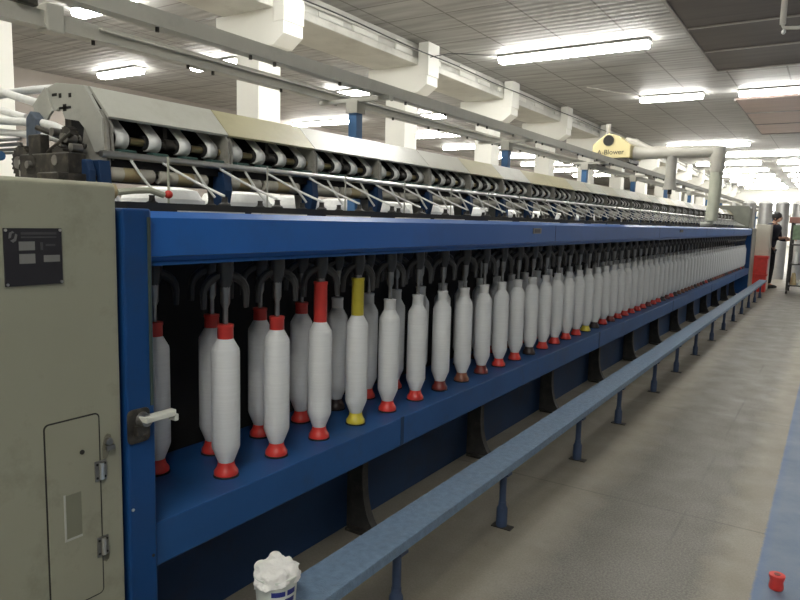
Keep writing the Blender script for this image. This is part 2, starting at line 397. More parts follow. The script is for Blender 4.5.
# ------------------------------------------------------------------ headstock cabinet
XF = -1.38
hc = thing('headstock_cabinet', (-1.6, .3, 0), 'olive grey steel headstock cabinet with hatch and dark nameplate at the left', 'cabinet')
MB().prism([(-1.95,0),(XF,0),(XF,1.378),(XF-.012,1.386),(-1.95,1.386)], 'y', -.7, .930).build('body', 'cabinet', hc, smooth=False, bevel=.004)
def xplate(y0, y1, z0, z1, r, x0, x1, n=5):
    pts = []
    for cy, cz, a0 in ((y1-r,z1-r,0),(y0+r,z1-r,PI/2),(y0+r,z0+r,PI),(y1-r,z0+r,1.5*PI)):
        for i in range(n+1):
            a = a0+PI/2*i/n; pts.append((cy+r*math.cos(a), cz+r*math.sin(a)))
    return MB().prism(pts, 'x', x0, x1)
xplate(.744, .874, .425, .864, .012, XF-.002, XF+.0012).build('hatch_seam', 'gap', hc, smooth=False)
ht = MB()
hd = xplate(.7475, .8705, .4285, .8605, .009, XF, XF+.003).build('hatch_door', 'hatch', hc, smooth=False, bevel=.0008)
# finger pull: raised lips round a flat back, recess shade painted as darker tone
fp = MB().box(XF+.003, XF+.0045, .782, .786, .59, .695).box(XF+.003, XF+.0045, .782, .823, .586, .591)
fp.build('finger_pull_lip', 'plate', hd, smooth=False)
MB().box(XF+.002, XF+.0034, .786, .823, .591, .692).build('finger_pull', mat('pull_shade', (.19,.19,.135), .6), hd, smooth=False)
MB().tube([(XF+.001,.828,.782),(XF+.005,.828,.782)], .0055, 10).build('keyhole', 'gap', hd)
for z in (.726, .542):
    h = MB().box(XF+.003, XF+.006, .857, .872, z-.024, z+.024).box(XF+.003, XF+.006, .872, .886, z-.024, z+.024).build('hinge', 'steel', hc, smooth=False, bevel=.001)
    MB().tube([(XF+.008,.872,z-.02),(XF+.008,.872,z+.02)], .0055, 8).build('pin', 'chrome', h)
    for yy in (.862,.881):
        for dz in (-.016,.016): MB().tube([(XF+.005,yy,z+dz),(XF+.0075,yy,z+dz)], .003, 6).build('screw', 'gap', h)
lt = MB().tube([(XF,.893,.79),(XF+.01,.893,.79)], .009, 10).box(XF+.004, XF+.012, .884, .905, .770, .781).build('latch', 'steel', hc)
# grease stain below the latch, flat on the door edge
MB().prism([(.880,.752),(.890,.748),(.899,.765),(.904,.785),(.902,.803),(.893,.808),(.884,.800),(.879,.775)], 'x', XF, XF+.0008).build('grease_stain', mat('stain', (.17,.16,.115), .5), hc, smooth=False)
MB().prism([(.875,.502),(.882,.497),(.889,.503),(.891,.517),(.887,.528),(.879,.529),(.875,.515)], 'x', XF, XF+.0008).build('grease_stain', mat('stain_b', (.15,.14,.10), .5), hc, smooth=False)
# nameplate
npl = MB().box(XF, XF+.004, .679, .798, 1.166, 1.283).build('nameplate', 'plate_dark', hc, smooth=False, bevel=.001)
mk = MB(); X0, X1 = XF+.004, XF+.0048
mk.box(X0, X1, .713, .786, 1.270, 1.275).box(X0, X1, .713, .786, 1.263, 1.266)
mk.box(X0, X1, .752, .757, 1.238, 1.254).box(X0, X1, .763, .783, 1.246, 1.250)
mk.build('print_lines', mat('dim_print', (.06,.06,.062), .5), npl, smooth=False)
for q4 in ((.708,.740,1.238,1.256),(.708,.740,1.211,1.231),(.758,.792,1.213,1.227)): MB().box(X0, X1, *q4).build('blank_field', 'plate_field', npl, smooth=False)
lg = MB()
lg.prism([(.688,1.262),(.690,1.274),(.697,1.277),(.700,1.274),(.695,1.272),(.693,1.264)], 'x', X0, X1)
lg.prism([(.692,1.258),(.699,1.262),(.702,1.272),(.706,1.270),(.703,1.258),(.697,1.254)], 'x', X0, X1)
lg.build('logo', 'plate_mark', npl, smooth=False)
for yy, zz in ((.683,1.279),(.794,1.279),(.683,1.170),(.794,1.170)):
    MB().tube([(XF+.003,yy,zz),(XF+.006,yy,zz)], .003, 8).build('rivet', 'chrome', npl)
# ------------------------------------------------------------------ the roving frame machine
T0, T1 = 1.022, 15.15
N_SEC = 32
rf = thing('spinning_machine', (-1.8, 8., 0), 'long blue and cream roving spinning machine receding down the hall', 'spinning machine')
# end post
po = MB().prism([(-1.75,0),(XF+.004,0),(XF+.004,1.33),(-1.75,1.33)], 'y', .944, T0).build('end_post', 'blue', rf, smooth=False, bevel=.006)
tr = MB().box(XF+.004, XF+.007, 1.008, 1.016, .85, 1.31); tr.build('worn_edge', mat('worn_edge', (.04,.06,.05), .6), po, smooth=False)
MB().tube([(XF+.003,.953,.60),(XF+.0065,.953,.60)], .004, 8).build('screw', 'chrome', po)
MB().tube([(XF+.003,1.008,.46),(XF+.0065,1.008,.46)], .004, 8).build('screw', 'gap', po)
# handle of the post door
hp = xplate(.941, 1.004, .765, .850, .014, XF+.004, XF+.009).build('handle_plate', 'grease', rf, smooth=False, bevel=.002)
MB().tube([(XF+.009,.981,.822),(XF+.03,.981,.822)], [.019,.015], 12).build('handle_boss', 'steel', hp)
MB().box(XF+.009, XF+.026, .955, .99, .785, .812).build('latch_block', 'grease', hp, smooth=False, bevel=.003)
lv = MB(); v0 = [(XF+.014,.966),(XF+.046,.966),(XF+.046,1.048),(XF+.034,1.062),(XF+.014,1.062)]
lv.prism(v0, 'z', .820, .834).box(XF+.016, XF+.044, 1.05, 1.062, .806, .824)
lv.build('lever', mat('bright_lever', (.80,.80,.70), .35, metal=.2), hp, smooth=False, bevel=.003)
# top (spindle) beam with chamfered, light-catching top edge
bm_ = MB().prism([(-1.78,1.20),(-1.418,1.20),(-1.412,1.212),(-1.40,1.214),(-1.40,1.309),(-1.416,1.325),(-1.78,1.325)], 'y', T0, T1)
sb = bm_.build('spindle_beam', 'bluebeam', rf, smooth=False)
jn = MB()
for yy in (3.86, 6.7, 9.5, 12.3): jn.box(-1.4005, -1.3992, yy-.002, yy+.002, 1.214, 1.309)
jn.build('joint_line', 'gap', sb, smooth=False)
pl = MB().box(-1.40, -1.396, 3.50, 3.62, 1.262, 1.292).build('rating_plate', 'plate_mark', sb, smooth=False)
MB().box(-1.396, -1.3955, 3.52, 3.60, 1.267, 1.287).build('dark_field', 'plate_dark', pl, smooth=False)
pl2 = MB().box(-1.40, -1.396, 7.68, 7.86, 1.262, 1.290).build('rating_plate', 'plate_dark', sb, smooth=False)
MB().box(-1.74, -1.47, T0, T1, 1.325, 1.347).build('flyer_rail', 'black', rf, smooth=False)
MB().prism([(-1.41,1.19),(-1.42,1.20),(-1.5,1.20),(-1.5,1.185)], 'y', T0, T1).build('beam_lip', 'bluerail', rf, smooth=False)
# white-painted clips lying on the beam's top edge
y = T0+.15
ck = MB().box(-1.47, -1.425, y, y+.2, 1.324, 1.3285).build('top_strip', 'hood_a', rf, smooth=False)
for q4 in (.27,.62,1.05,1.36,1.9,2.3,2.62,3.1,3.6,4.0,4.6,5.1,5.7,6.4): dup(ck, 0, q4)
# bobbin rail
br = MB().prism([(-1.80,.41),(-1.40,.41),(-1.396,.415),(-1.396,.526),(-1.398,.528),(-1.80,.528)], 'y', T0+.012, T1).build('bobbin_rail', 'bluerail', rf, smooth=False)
MB().box(-1.80, -1.398, T0+.004, T0+.012, .405, .535).build('rail_end_cap', 'black', br, smooth=False)
jn = MB()
for yy in (2.2, 4.9, 7.6, 10.3, 13.): jn.box(-1.3965, -1.3945, yy-.012, yy+.012, .417, .531)
jn.build('joint_strip', 'bluedark', br, smooth=False)
# back wall inside, base panel and end frame
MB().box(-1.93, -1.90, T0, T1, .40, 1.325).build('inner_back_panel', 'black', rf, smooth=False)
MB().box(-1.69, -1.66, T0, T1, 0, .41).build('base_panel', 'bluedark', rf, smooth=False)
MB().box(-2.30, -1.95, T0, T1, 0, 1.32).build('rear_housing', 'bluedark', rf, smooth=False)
# curved cast-iron feet in front of the base panel
def foot(yc):
    arc = [(-1.66,0.0),(-1.49,0.0),(-1.49,.016)]
    arc += [(-1.49-.085*math.sin(a), .016+.22*(1-math.cos(a))) for a in [PI/2*i/8 for i in range(1,9)]]
    arc += [(-1.575,.41),(-1.66,.41)]
    f = MB().prism(arc, 'y', yc-.012, yc+.012).build('foot_bracket', 'iron', rf, smooth=False)
    c = [(-1.485,.012)] + [(-1.487-.087*math.sin(a), .014+.222*(1-math.cos(a))) for a in [PI/2*i/8 for i in range(0,9)]] + [(-1.574,.41)]
    fg = MB()
    for (a, b), (c2, d) in zip(c[:-1], c[1:]):
        fg.add([(a,yc-.02,b),(a,yc+.02,b),(c2,yc+.02,d),(c2,yc-.02,d),(a-.008,yc-.02,b),(a-.008,yc+.02,b),(c2-.008,yc+.02,d),(c2-.008,yc-.02,d)],
               [(0,1,2,3),(4,7,6,5),(0,3,7,4),(1,5,6,2),(0,4,5,1),(2,6,7,3)])
    fg.build('flange', 'iron', f)
    MB().box(-1.64, -1.45, yc-.05, yc+.05, 0, .012).build('sole_plate', 'grease', f, smooth=False)
    return f
f0 = foot(2.2)
for k in range(1, 12): dup(f0, 0, 1.12*k)
# drafting section: roller stands, rollers, aprons
Y0 = 1.193                                  # first apron band
stand_y = [Y0-.052+.44*k for k in range(0, N_SEC)]
def stand(yc):
    s = MB().prism([(-1.80,1.33),(-1.725,1.33),(-1.705,1.45),(-1.71,1.56),(-1.735,1.60),(-1.80,1.62),(-1.83,1.5)], 'y', yc-.012, yc-.003).prism(
        [(-1.80,1.40),(-1.735,1.42),(-1.712,1.47),(-1.715,1.56),(-1.74,1.60),(-1.80,1.61)], 'y', yc+.006, yc+.014)
    s = s.build('roller_stand', 'standgrey', rf, smooth=False, bevel=.002)
    MB().prism([(-1.74,1.335),(-1.70,1.335),(-1.683,1.40),(-1.69,1.46),(-1.74,1.46)], 'y', yc-.050, yc-.016).build('bracket_foot', 'bluedark', s, smooth=False, bevel=.002)
    return s
s0 = stand(stand_y[0])
for k in range(1, N_SEC): dup(s0, 0, .44*k)
YE = stand_y[-1]
MB().tube([(-1.755,Y0-.05,1.527),(-1.755,YE,1.527)], .012, 8).build('top_roller_shaft', 'brass', rf)
MB().tube([(-1.697,Y0-.09,1.478),(-1.697,YE,1.478)], .0105, 12).build('front_roller', 'chrome', rf)
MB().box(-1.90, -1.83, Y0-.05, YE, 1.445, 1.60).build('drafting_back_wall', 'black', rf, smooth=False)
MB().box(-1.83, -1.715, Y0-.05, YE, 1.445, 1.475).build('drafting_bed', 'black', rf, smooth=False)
# apron bands (hanging white belts over black rubber rollers)
def apron(yc, w=.042):
    c = (-1.755, 1.528); r = .026; pts = [(-1.815, 1.615)]
    for i in range(0, 9):
        a = math.radians(48 - 19*i); pts.append((c[0]+r*math.cos(a), c[1]+r*math.sin(a)))
    n = len(pts)
    return MB().add([(a,yc+q*w/2,b) for a, b in pts for q in (-1,1)], [(2*i,2*i+1,2*i+3,2*i+2) for i in range(n-1)])
ap = apron(Y0).build('apron_band', 'apron', rf)
sol = ap.modifiers.new('thick', 'SOLIDIFY'); sol.thickness = .003
rr = MB().tube([(-1.756,Y0-.030,1.528),(-1.756,Y0+.030,1.528)], .0205, 14).build('rubber_roller', 'rubber', ap)
MB().box(-1.735, -1.705, Y0-.028, Y0+.028, 1.483, 1.497).build('cradle', 'green', ap, smooth=False, bevel=.002)
NB = 4*(N_SEC-1)
for k in range(1, 100): dup(ap, 0, .11*k)
rest = MB(); rest2 = MB()
for k in range(100, NB):
    yc = Y0+.11*k
    q = apron(yc); rest.add(q.v, q.f); 
ro = rest.build('apron_band', 'apron', rf); ro['kind'] = 'stuff'
sol = ro.modifiers.new('thick', 'SOLIDIFY'); sol.thickness = .003
MB().tube([(-1.756,Y0+10.95,1.528),(-1.756,YE,1.528)], .0205, 10).build('rubber_roller', 'rubber', rf)
# middle saddle clamps between the second and third band of each section
cl = MB().tube([(-1.748,Y0+.150,1.530),(-1.748,Y0+.180,1.530)], .017, 10).box(-1.775, -1.755, Y0+.158, Y0+.172, 1.53, 1.60).build('saddle_clamp', 'grease', rf)
MB().tube([(-1.745,Y0+.137,1.526),(-1.745,Y0+.193,1.526)], .010, 8).build('clamp_axle', 'grease', cl)
for k in range(1, N_SEC-1): dup(cl, 0, .44*k)
# clearer rollers: two to a section, cream ends with a tan middle on the near ones
def clearer(y0, L, tan):
    z, x, rad = 1.428, -1.726, .0215
    c = MB().tube([(x,y0,z),(x,y0+.004,z),(x,y0+L-.004,z),(x,y0+L,z)], [rad*.9,rad,rad,rad*.9], 14).build('clearer_roller', 'cream', rf)
    if tan: MB().tube([(x,y0+L*.34,z),(x,y0+L*.68,z)], rad+.0006, 14).build('tan_sleeve', 'tan', c)
    MB().tube([(x,y0-.012,z),(x,y0+L+.012,z)], .006, 8).build('axle', 'grease', c)
    return c
CQ = []
for k in range(4):
    CQ.append((clearer(Y0-.066+.44*k, .158, k < 2), clearer(Y0+.112+.44*k, .18, k < 3)))
cg, chh = CQ[3]
for k in range(4, N_SEC-1): dup(cg, 0, .44*(k-3)); dup(chh, 0, .44*(k-3))
MB().box(-1.79, -1.755, Y0-.05, YE, 1.405, 1.446).build('clearer_bed', 'grease', rf, smooth=False)
# section stop levers
le = MB().tube([(-1.66,Y0+.10,1.485),(-1.66,Y0+.10,1.35)], .0035, 6).build('stop_lever', 'hose_pale', rf)
ld = MB().tube([(-1.66,Y0+.51,1.49),(-1.66,Y0+.51,1.35)], .003, 6).build('stop_lever', 'plate', rf)
for k in range(1, N_SEC-2): dup(ld, 0, .44*k)
MB().ball((-1.66,Y0+.10,1.376), .0125).build('red_knob', 'red', le)['label'] = 'round red knob'
# hood: one panel per section
def hood(yc, L, m):
    prof = [(-1.722,1.578),(-1.716,1.584),(-1.803,1.672),(-1.94,1.690),(-1.985,1.68),(-1.985,1.672),(-1.94,1.681),(-1.806,1.664)]
    return MB().prism(prof, 'y', yc+.002, yc+L-.002).build('hood_panel', m, rf, smooth=False)
pat = ['hood_a','hood_b','hood_c','hood_d','hood_c','hood_b','hood_a','hood_b','hood_c','hood_d','hood_b','hood_c','hood_a']
HD = {}
for k in range(N_SEC-1):
    m = pat[k % len(pat)] if k < 7 else random.choice(['hood_a','hood_b','hood_c','hood_d','hood_c'])
    y = stand_y[k]+.0
    if m not in HD: HD[m] = (hood(y, .44, m), y)
    else: dup(HD[m][0], 0, y-HD[m][1])
MB().prism([(-1.98,1.60),(-1.82,1.60),(-1.81,1.655),(-1.935,1.672),(-1.98,1.665)], 'y', stand_y[0]+.03, YE).build('hood_core', 'grease', rf, smooth=False)
MB().box(-1.98, -1.90, stand_y[0]+.03, YE, 1.47, 1.60).build('hood_back', 'grease', rf, smooth=False)
# end plate of the hood
yp = stand_y[0]-.006
ep = MB().prism([(-1.722,1.578),(-1.803,1.672),(-1.94,1.690),(-1.985,1.68),(-2.01,1.64),(-1.945,1.61),(-1.92,1.622),(-1.90,1.585),(-1.83,1.575),(-1.80,1.55),(-1.757,1.485),(-1.722,1.485)],
                'y', yp-.012, yp).build('hood_end_plate', 'plate', rf, smooth=False, bevel=.001)
MB().prism([(-1.985,1.68),(-2.055,1.632),(-2.015,1.56),(-1.95,1.61)], 'y', yp-.020, yp-.012).build('side_flap', 'plate', ep, smooth=False, bevel=.001)
for (a, b, c, d) in ((-1.96,-1.935,1.652,1.660),(-1.925,-1.912,1.645,1.658),(-1.875,-1.862,1.643,1.655),(-1.925,-1.865,1.612,1.619),(-1.905,-1.888,1.606,1.626)):
    MB().box(a, b, yp-.0135, yp-.0125, c, d).build('slot', 'gap', ep, smooth=False)
# copper elbow pipe at the near end of the beam
e = MB().tube([(-1.69,T0+.03,1.377),(-1.69,T0+.11,1.377)], .022, 14).build('pipe_stub', 'tan', rf)
MB().tube([(-1.67,T0+.11,1.375),(-1.66,T0+.16,1.382),(-1.65,T0+.20,1.385),(-1.64,T0+.24,1.372)], .009, 8).build('bent_pipe', 'hose_pale', e)
# gearing exposed between cabinet and drafting section
ge = MB().box(-1.80, -1.70, .98, 1.10, 1.33, 1.42).box(-1.96, -1.72, 1.02, 1.075, 1.40, 1.475).box(-1.93,-1.87,1.03,1.06,1.45,1.53).build('gear_bracket', 'grease', rf, smooth=False, bevel=.004)
MB().prism([(-2.04,1.30),(-1.985,1.30),(-1.98,1.50),(-1.985,1.585),(-2.015,1.61),(-2.04,1.59),(-2.045,1.50)], 'y', 1.085, 1.115).build('bracket_arm', mat('blue_grey_arm', (.085,.11,.15), .5, dirt=(.03,.03,.03), dirt_amt=.6, dscale=20), ge, smooth=False, bevel=.004)
def gear(x, y, z, r, w, n=22):
    pts = []
    for i in range(n*4):
        a = 2*PI*i/(n*4); q = r if i % 4 in (0, 1) else r*.88
        pts.append((x+q*math.cos(a), z+q*math.sin(a)))
    return MB().prism(pts, 'y', y-w/2, y+w/2)
for (x, y, z, rr_) in ((-2.0,1.055,1.455,.050),(-1.90,1.03,1.445,.030),(-1.78,1.04,1.455,.040),(-1.80,1.075,1.52,.033)):
    g = gear(x, y, z, rr_, .022).build('gear', 'grease', ge, smooth=False)
    MB().tube([(x,y-.022,z),(x,y+.03,z)], rr_*.35, 12).build('gear_hub', 'steel', g)
for x in (-1.965, -1.875, -1.825):
    q = MB().box(x-.02, x+.02, 1.03, 1.044, 1.415, 1.462).build('bearing_block', 'plate', ge, smooth=False, bevel=.002)
    MB().tube([(x,1.026,1.44),(x,1.031,1.44)], .011, 12).build('bearing_bore', 'gap', q)
MB().prism([(-1.745,1.335),(-1.69,1.335),(-1.685,1.43),(-1.70,1.46),(-1.745,1.46)], 'y', 1.06, 1.08).build('blue_bearing_arm', 'bluedark', ge, smooth=False, bevel=.004)
for a, b in (((-1.90,1.04,1.55),(-1.78,1.11,1.50)), ((-1.86,1.05,1.48),(-1.74,1.05,1.53))):
    MB().tube([a, b], .008, 8).build('link_rod', 'grease', ge)
for (x, z) in ((-1.80,1.50),(-1.77,1.515),(-1.745,1.49),(-1.835,1.535)):
    MB().tube([(x,1.045,z),(x,1.075,z)], .012, 10).build('small_roller', 'steel', ge)
rdl = MB().tube([(-2.9,1.02,1.475),(-2.06,1.02,1.475)], .014, 10).build('drive_rod', 'bluepost', ge)
for z, rr_ in ((1.525,.006),(1.51,.005),(1.54,.005),(1.50,.004)):
    MB().tube([(-3.2,1.10,z),(-2.06,1.08,z-.01)], rr_, 8).build('creel_rod', 'steel', ge)
# far-end cabinet and frame of the machine
te = MB().box(-2.25, XF, T1, T1+.70, 0, 1.33).build('far_end_cabinet', 'beige', rf, smooth=False, bevel=.01)
MB().prism([(-1.46,1.33),(-1.46,1.74),(-1.50,1.78),(-2.1,1.78),(-2.1,1.33)], 'y', T1, T1+.5).build('far_hood_end', 'greygreen', rf, smooth=False, bevel=.01)
MB().box(-1.78, -1.396, T1-.02, T1, 0, 1.33).build('far_end_post', 'blue', rf, smooth=False)
# flyers: hub, arch, shaft below the beam
def flyer(x, y):
    f = MB().lathe([(.012,1.20),(.024,1.195),(.026,1.16),(.022,1.125),(.012,1.10)], (x,y,0), 14)
    arc = [(x-.025*math.cos(a), y-.060*math.cos(a), 1.090+.055*math.sin(a)) for a in [PI*i/10 for i in range(11)]]
    f.tube([(x-.025,y-.060,1.045)]+arc+[(x+.025,y+.060,1.045)], [.008]+[.011+.004*math.sin(PI*i/10) for i in range(11)]+[.008], 8)
    f = f.build('flyer', 'flyer', rf)
    MB().tube([(x,y,1.12),(x,y,1.06),(x,y,1.045),(x,y,.985)], [.016,.014,.008,.008], 10).build('flyer_shaft', 'steel', f)
    return f
FX, BX = -1.50, -1.685
YFR = 1.364
NF = 63
f_front = flyer(FX, YFR); f_back = flyer(BX, 1.254)
NFP = 50
for k in range(1, NFP): dup(f_front, 0, .22*k); dup(f_back, 0, .22*k)
q = MB()
for k in range(NFP, NF):
    for x, y in ((FX,YFR+.22*k),(BX,1.254+.22*k)):
        if y > T1-.08: continue
        q.lathe([(.012,1.20),(.03,1.195),(.034,1.15),(.022,1.125),(.012,1.10)], (x,y,0), 8)
        q.tube([(x,y-.07*math.cos(a),1.085+.06*math.sin(a)) for a in [PI*i/6 for i in range(7)]], .011, 6)
        q.tube([(x,y,1.12),(x,y,.985)], .009, 6)
q = q.build('flyer', 'flyer', rf); q['kind'] = 'stuff'
# flyer tops above the beam (one small dark funnel per flyer)
def ftop(x, y): return MB().lathe([(.018,1.346),(.018,1.351),(.010,1.356),(.008,1.368),(.010,1.372)], (x,y,0), 10).build('flyer_top', 'iron', rf)
ff = ftop(FX, YFR); fb = ftop(BX, 1.254)
for k in range(1, NFP): dup(ff, 0, .22*k); dup(fb, 0, .22*k)

# ------------------------------------------------------------------ bobbins (packages of roving) on the rail
def bobbin_template(colour, tall, pale):
    root = thing('roving_bobbin', (0,0,0), 'x', 'bobbin')
    MB().lathe([(.023,.043),(.0405,.088),(.0425,.096),(.0428,.24),(.0425,.384),(.041,.394),(.022,.428)], (0,0,0), 24).build('roving_package', 'package', root)
    MB().lathe([(.033,.003),(.0365,.006),(.0365,.016),(.031,.024),(.0255,.036),(.0248,.045)], (0,0,0), 20).build('bottom_collar', colour, root)
    MB().lathe([(.039,.0),(.039,.0035),(.034,.005)], (0,0,0), 20).build('base_ring', 'black', root)
    h = .10 if tall else .0
    MB().lathe([(.021,.422),(.024,.428),(.0235,.458+h),(.025,.460+h),(.025,.469+h),(.012,.470+h)], (0,0,0), 20).build('top_collar', 'can' if pale else colour, root)
    return root
TPL = {}
cname = {'red':'red', 'yellow':'yellow', 'maroon':'dark red', 'brown':'brown', 'darkcap':'near black'}
seq = ['red','red','red','red','yellow','red','red','maroon','brown','maroon','red','red','darkcap','red','red','red','red','yellow','darkcap','red','maroon','red','red','red']
def place_bobbin(x, y, colour, tall, label, group, pale=False):
    key = (colour, tall, pale)
    if key not in TPL:
        TPL[key] = bobbin_template(colour, tall, pale); r_ = TPL[key]; r_.location = (x,y,.528)
    else: r_ = copy_tree(TPL[key], None, (x,y,.528))
    r_.rotation_euler = (0,0,random.uniform(0,6.28))
    r_['label'] = label; r_['group'] = group
for k in range(NF):
    y = YFR+.22*k
    if y > T1-.1: break
    c = seq[k+1] if k+1 < len(seq) else random.choice(['maroon','brown','darkcap','brown','darkcap','red'] if k > 27 else ['red','maroon','red','red'])
    lab = ('white roving bobbin with %s base collar, front row, %s from blue post' % (cname[c], ORD[k])) if k < 24 else \
          'small far white roving bobbin, front row, beyond the twenty-fourth from blue post'
    place_bobbin(FX, y, c, k in (2, 3), lab, 'roving bobbins in the front row', k > 3)
for k in range(NF):
    y = 1.254+.22*k
    if y > T1-.1: break
    c = 'red' if k < 4 else random.choice(['red','red','maroon','brown','darkcap'])
    lab = ('shaded white roving bobbin, back row, %s from blue post' % ORD[k]) if k < 10 else \
          'shaded far white roving bobbin, back row, beyond the tenth from blue post'
    place_bobbin(BX, y, c, False, lab, 'roving bobbins in the back row', k > 3)

# ------------------------------------------------------------------ roving strands from the rollers down to the flyer tops
def strand(k, front, y_top, y_bot):
    x1 = FX if front else BX+.02
    p0 = Vector((-1.695, y_top, 1.468)); p1 = Vector((x1, y_bot, 1.3745))
    pts = [p0.lerp(p1, i/5) - Vector((0,0,.004*math.sin(PI*i/5))) for i in range(6)]
    return MB().tube(pts, .0042, 6).build('roving_strand', 'yarn', loc=tuple(p0))
sB = strand(0, False, Y0, 1.254); sF = strand(0, True, Y0+.11, 1.364)
for k in range(62):
    for s, nm, fl_ in ((sB,'back','steeper'), (sF,'front','flatter')):
        o = s if k == 0 else s.copy()
        if k: COL.objects.link(o); o.location = s.location + Vector((0,.22*k,0))
        o['category'] = 'yarn strand'
        o['group'] = 'roving strands to the %s flyers' % nm
        o['label'] = ('%s white roving strand running down to the %s row, %s from the near end' % (fl_, nm, ORD[k])) if k < 16 else \
                     'far thin white roving strand running down to the %s row, beyond the sixteenth' % nm

# ------------------------------------------------------------------ slivers entering at the near left and cans behind the machine
SL = [([(-3.3,.95,1.86),(-2.75,1.02,1.765),(-2.35,1.10,1.715),(-2.08,1.15,1.645)], .0125, 'topmost thick white sliver rope entering behind the hood end plate'),
      ([(-3.3,.9,1.79),(-2.8,1.0,1.70),(-2.3,1.09,1.645),(-2.1,1.12,1.60)], .011, 'second white sliver rope from the top, ending at the blue-grey arm'),
      ([(-3.3,.88,1.73),(-2.8,.98,1.65),(-2.3,1.08,1.60),(-1.97,1.11,1.575),(-1.84,1.11,1.535)], .0125, 'white sliver rope passing behind the blue-grey arm, third from the top'),
      ([(-3.3,.90,1.68),(-2.8,1.02,1.60),(-2.2,1.12,1.56),(-1.92,1.10,1.53),(-1.80,1.10,1.505)], .011, 'lowest white sliver rope running into the gearing'),
      ([(-3.4,1.3,1.76),(-2.9,1.32,1.735),(-2.5,1.32,1.745),(-2.2,1.33,1.735),(-2.06,1.34,1.68)], .014, 'greyish white sliver rope lying flat above the other ropes')]
for pts, r_, lab in SL:
    V = [Vector(p) for p in pts]; sm = []
    for i in range(len(V)-1):
        for j in range(4): sm.append(V[i].lerp(V[i+1], j/4))
    sm.append(V[-1])
    sm = [sm[0]] + [(sm[i-1]+sm[i]*2+sm[i+1])/4 for i in range(1, len(sm)-1)] + [sm[-1]]
    o = MB().tube(sm, r_, 10).build('sliver_rope', 'yarn'); tag(o, lab, 'sliver rope', 'white sliver ropes at the near end')
cr = thing('creel_stand', (-2.75, 1.0, 0), 'dark creel stand with crossed rods behind the near end of the machine', 'creel')
MB().tube([(-2.52,1.16,0),(-2.52,1.16,1.80)], .018, 10).build('upright', 'bluepost', cr)
MB().tube([(-3.6,1.16,0),(-3.6,1.16,1.95)], .018, 10).build('upright', 'bluepost', cr)
MB().tube([(-3.6,1.16,1.62),(-2.52,1.16,1.57)], .020, 10).build('crossbar', 'bluepost', cr)
MB().tube([(-3.6,1.16,1.70),(-2.52,1.16,1.66)], .012, 10).build('crossbar', 'grease', cr)
MB().tube([(-3.6,1.16,1.78),(-2.52,1.16,1.73)], .012, 10).build('crossbar', 'grease', cr)
MB().tube([(-2.52,1.13,1.76),(-2.50,1.13,1.80),(-2.46,1.13,1.81),(-2.44,1.13,1.78)], .008, 8).build('guide_hook', 'grease', cr)
MB().tube([(-2.66,1.13,1.74),(-2.64,1.13,1.84),(-2.60,1.13,1.85)], .008, 8).build('guide_hook', 'grease', cr)
can_t = thing('sliver_can', (-2.86,.72,0), 'white sliver can standing behind the near end gearing', 'sliver can', 'sliver cans behind the machine')
MB().lathe([(.20,0),(.205,.01),(.205,.03),(.20,.04),(.20,1.36),(.206,1.365),(.206,1.39),(.196,1.39),(.194,1.33)], (-2.86,.72,0), 28).build('can_body', 'can', can_t)
MB().lathe([(.192,1.33),(.192,1.40),(.17,1.435),(.10,1.45),(.02,1.452)], (-2.86,.72,0), 24).build('sliver_coil', 'yarn', can_t)
for k in range(1, 30):
    if k == 1: c = None
    y = .72+.49*k
    c = copy_tree(can_t, None, (-2.86, y, 0))
    c['label'] = ('white sliver can behind the machine, %s from the near end' % ORD[k]) if k < 8 else 'far white sliver can behind the machine, glimpsed under the hood, beyond the eighth'

# ------------------------------------------------------------------ foot bench along the machine
be = thing('foot_bench', (-1.135, 8., 0), 'long low blue foot bench on short posts along the machine', 'bench')
MB().prism([(-1.205,.266),(-1.065,.266),(-1.065,.298),(-1.067,.30),(-1.203,.30),(-1.205,.298)], 'y', .6, 15.3).build('bench_board', 'bluebench', be, smooth=False)
MB().box(-1.16, -1.10, .62, 15.28, .245, .266).build('under_beam', 'legblue', be, smooth=False)
def bleg(y):
    l = MB().tube([(-1.11,y,.11),(-1.11,y,.25)], .015, 12).build('leg', 'legblue', be)
    MB().lathe([(.024,.006),(.024,.085),(.017,.10),(.017,.115)], (-1.11,y,0), 14).build('sleeve', 'legblue', l)
    MB().box(-1.15, -1.06, y-.022, y+.022, 0, .005).build('foot_plate', 'grease', l, smooth=False)
    MB().box(-1.14, -1.08, y-.022, y+.022, .238, .247).build('head_plate', 'legblue', l, smooth=False)
    return l
l0 = bleg(.78)
for y in (1.74, 2.58, 3.60, 4.45, 5.50, 6.40, 7.40, 8.5, 9.5, 10.5, 11.5, 12.5, 13.5, 14.5): dup(l0, 0, y-.78)

# cup of cotton waste standing on the bench
cu = thing('cotton_cup', (-1.135, 1.20, .30), 'white plastic cup overfilled with cotton fluff on the near bench end', 'cup')
cx, cy = -1.135, 1.20
MB().lathe([(.044,.30),(.048,.303),(.0555,.40),(.058,.402),(.058,.408),(.054,.408),(.052,.395)], (cx,cy,0), 32).build('cup_wall', 'tub', cu)
def patch(a0, a1, z0, z1):
    mb = MB(); n = 8; vs = []
    for i in range(n+1):
        a = math.radians(a0+(a1-a0)*i/n)
        for z in (z0, z1):
            r_ = .048+(z-.303)/.097*.0075+.0008; vs.append((cx+r_*math.cos(a), cy+r_*math.sin(a), z))
    return mb.add(vs, [(2*i,2*i+2,2*i+3,2*i+1) for i in range(n)])
for a0, a1, z0, z1 in ((-60,-22,.366,.380),(-16,12,.366,.381),(-70,-30,.345,.357),(-22,10,.345,.358)):
    patch(a0, a1, z0, z1).build('blue_print', 'navy', cu)
fm = MB()
rnd = random.Random(3)
bmf = bmesh.new(); bmesh.ops.create_icosphere(bmf, subdivisions=4, radius=1.)
from mathutils import noise as mnoise
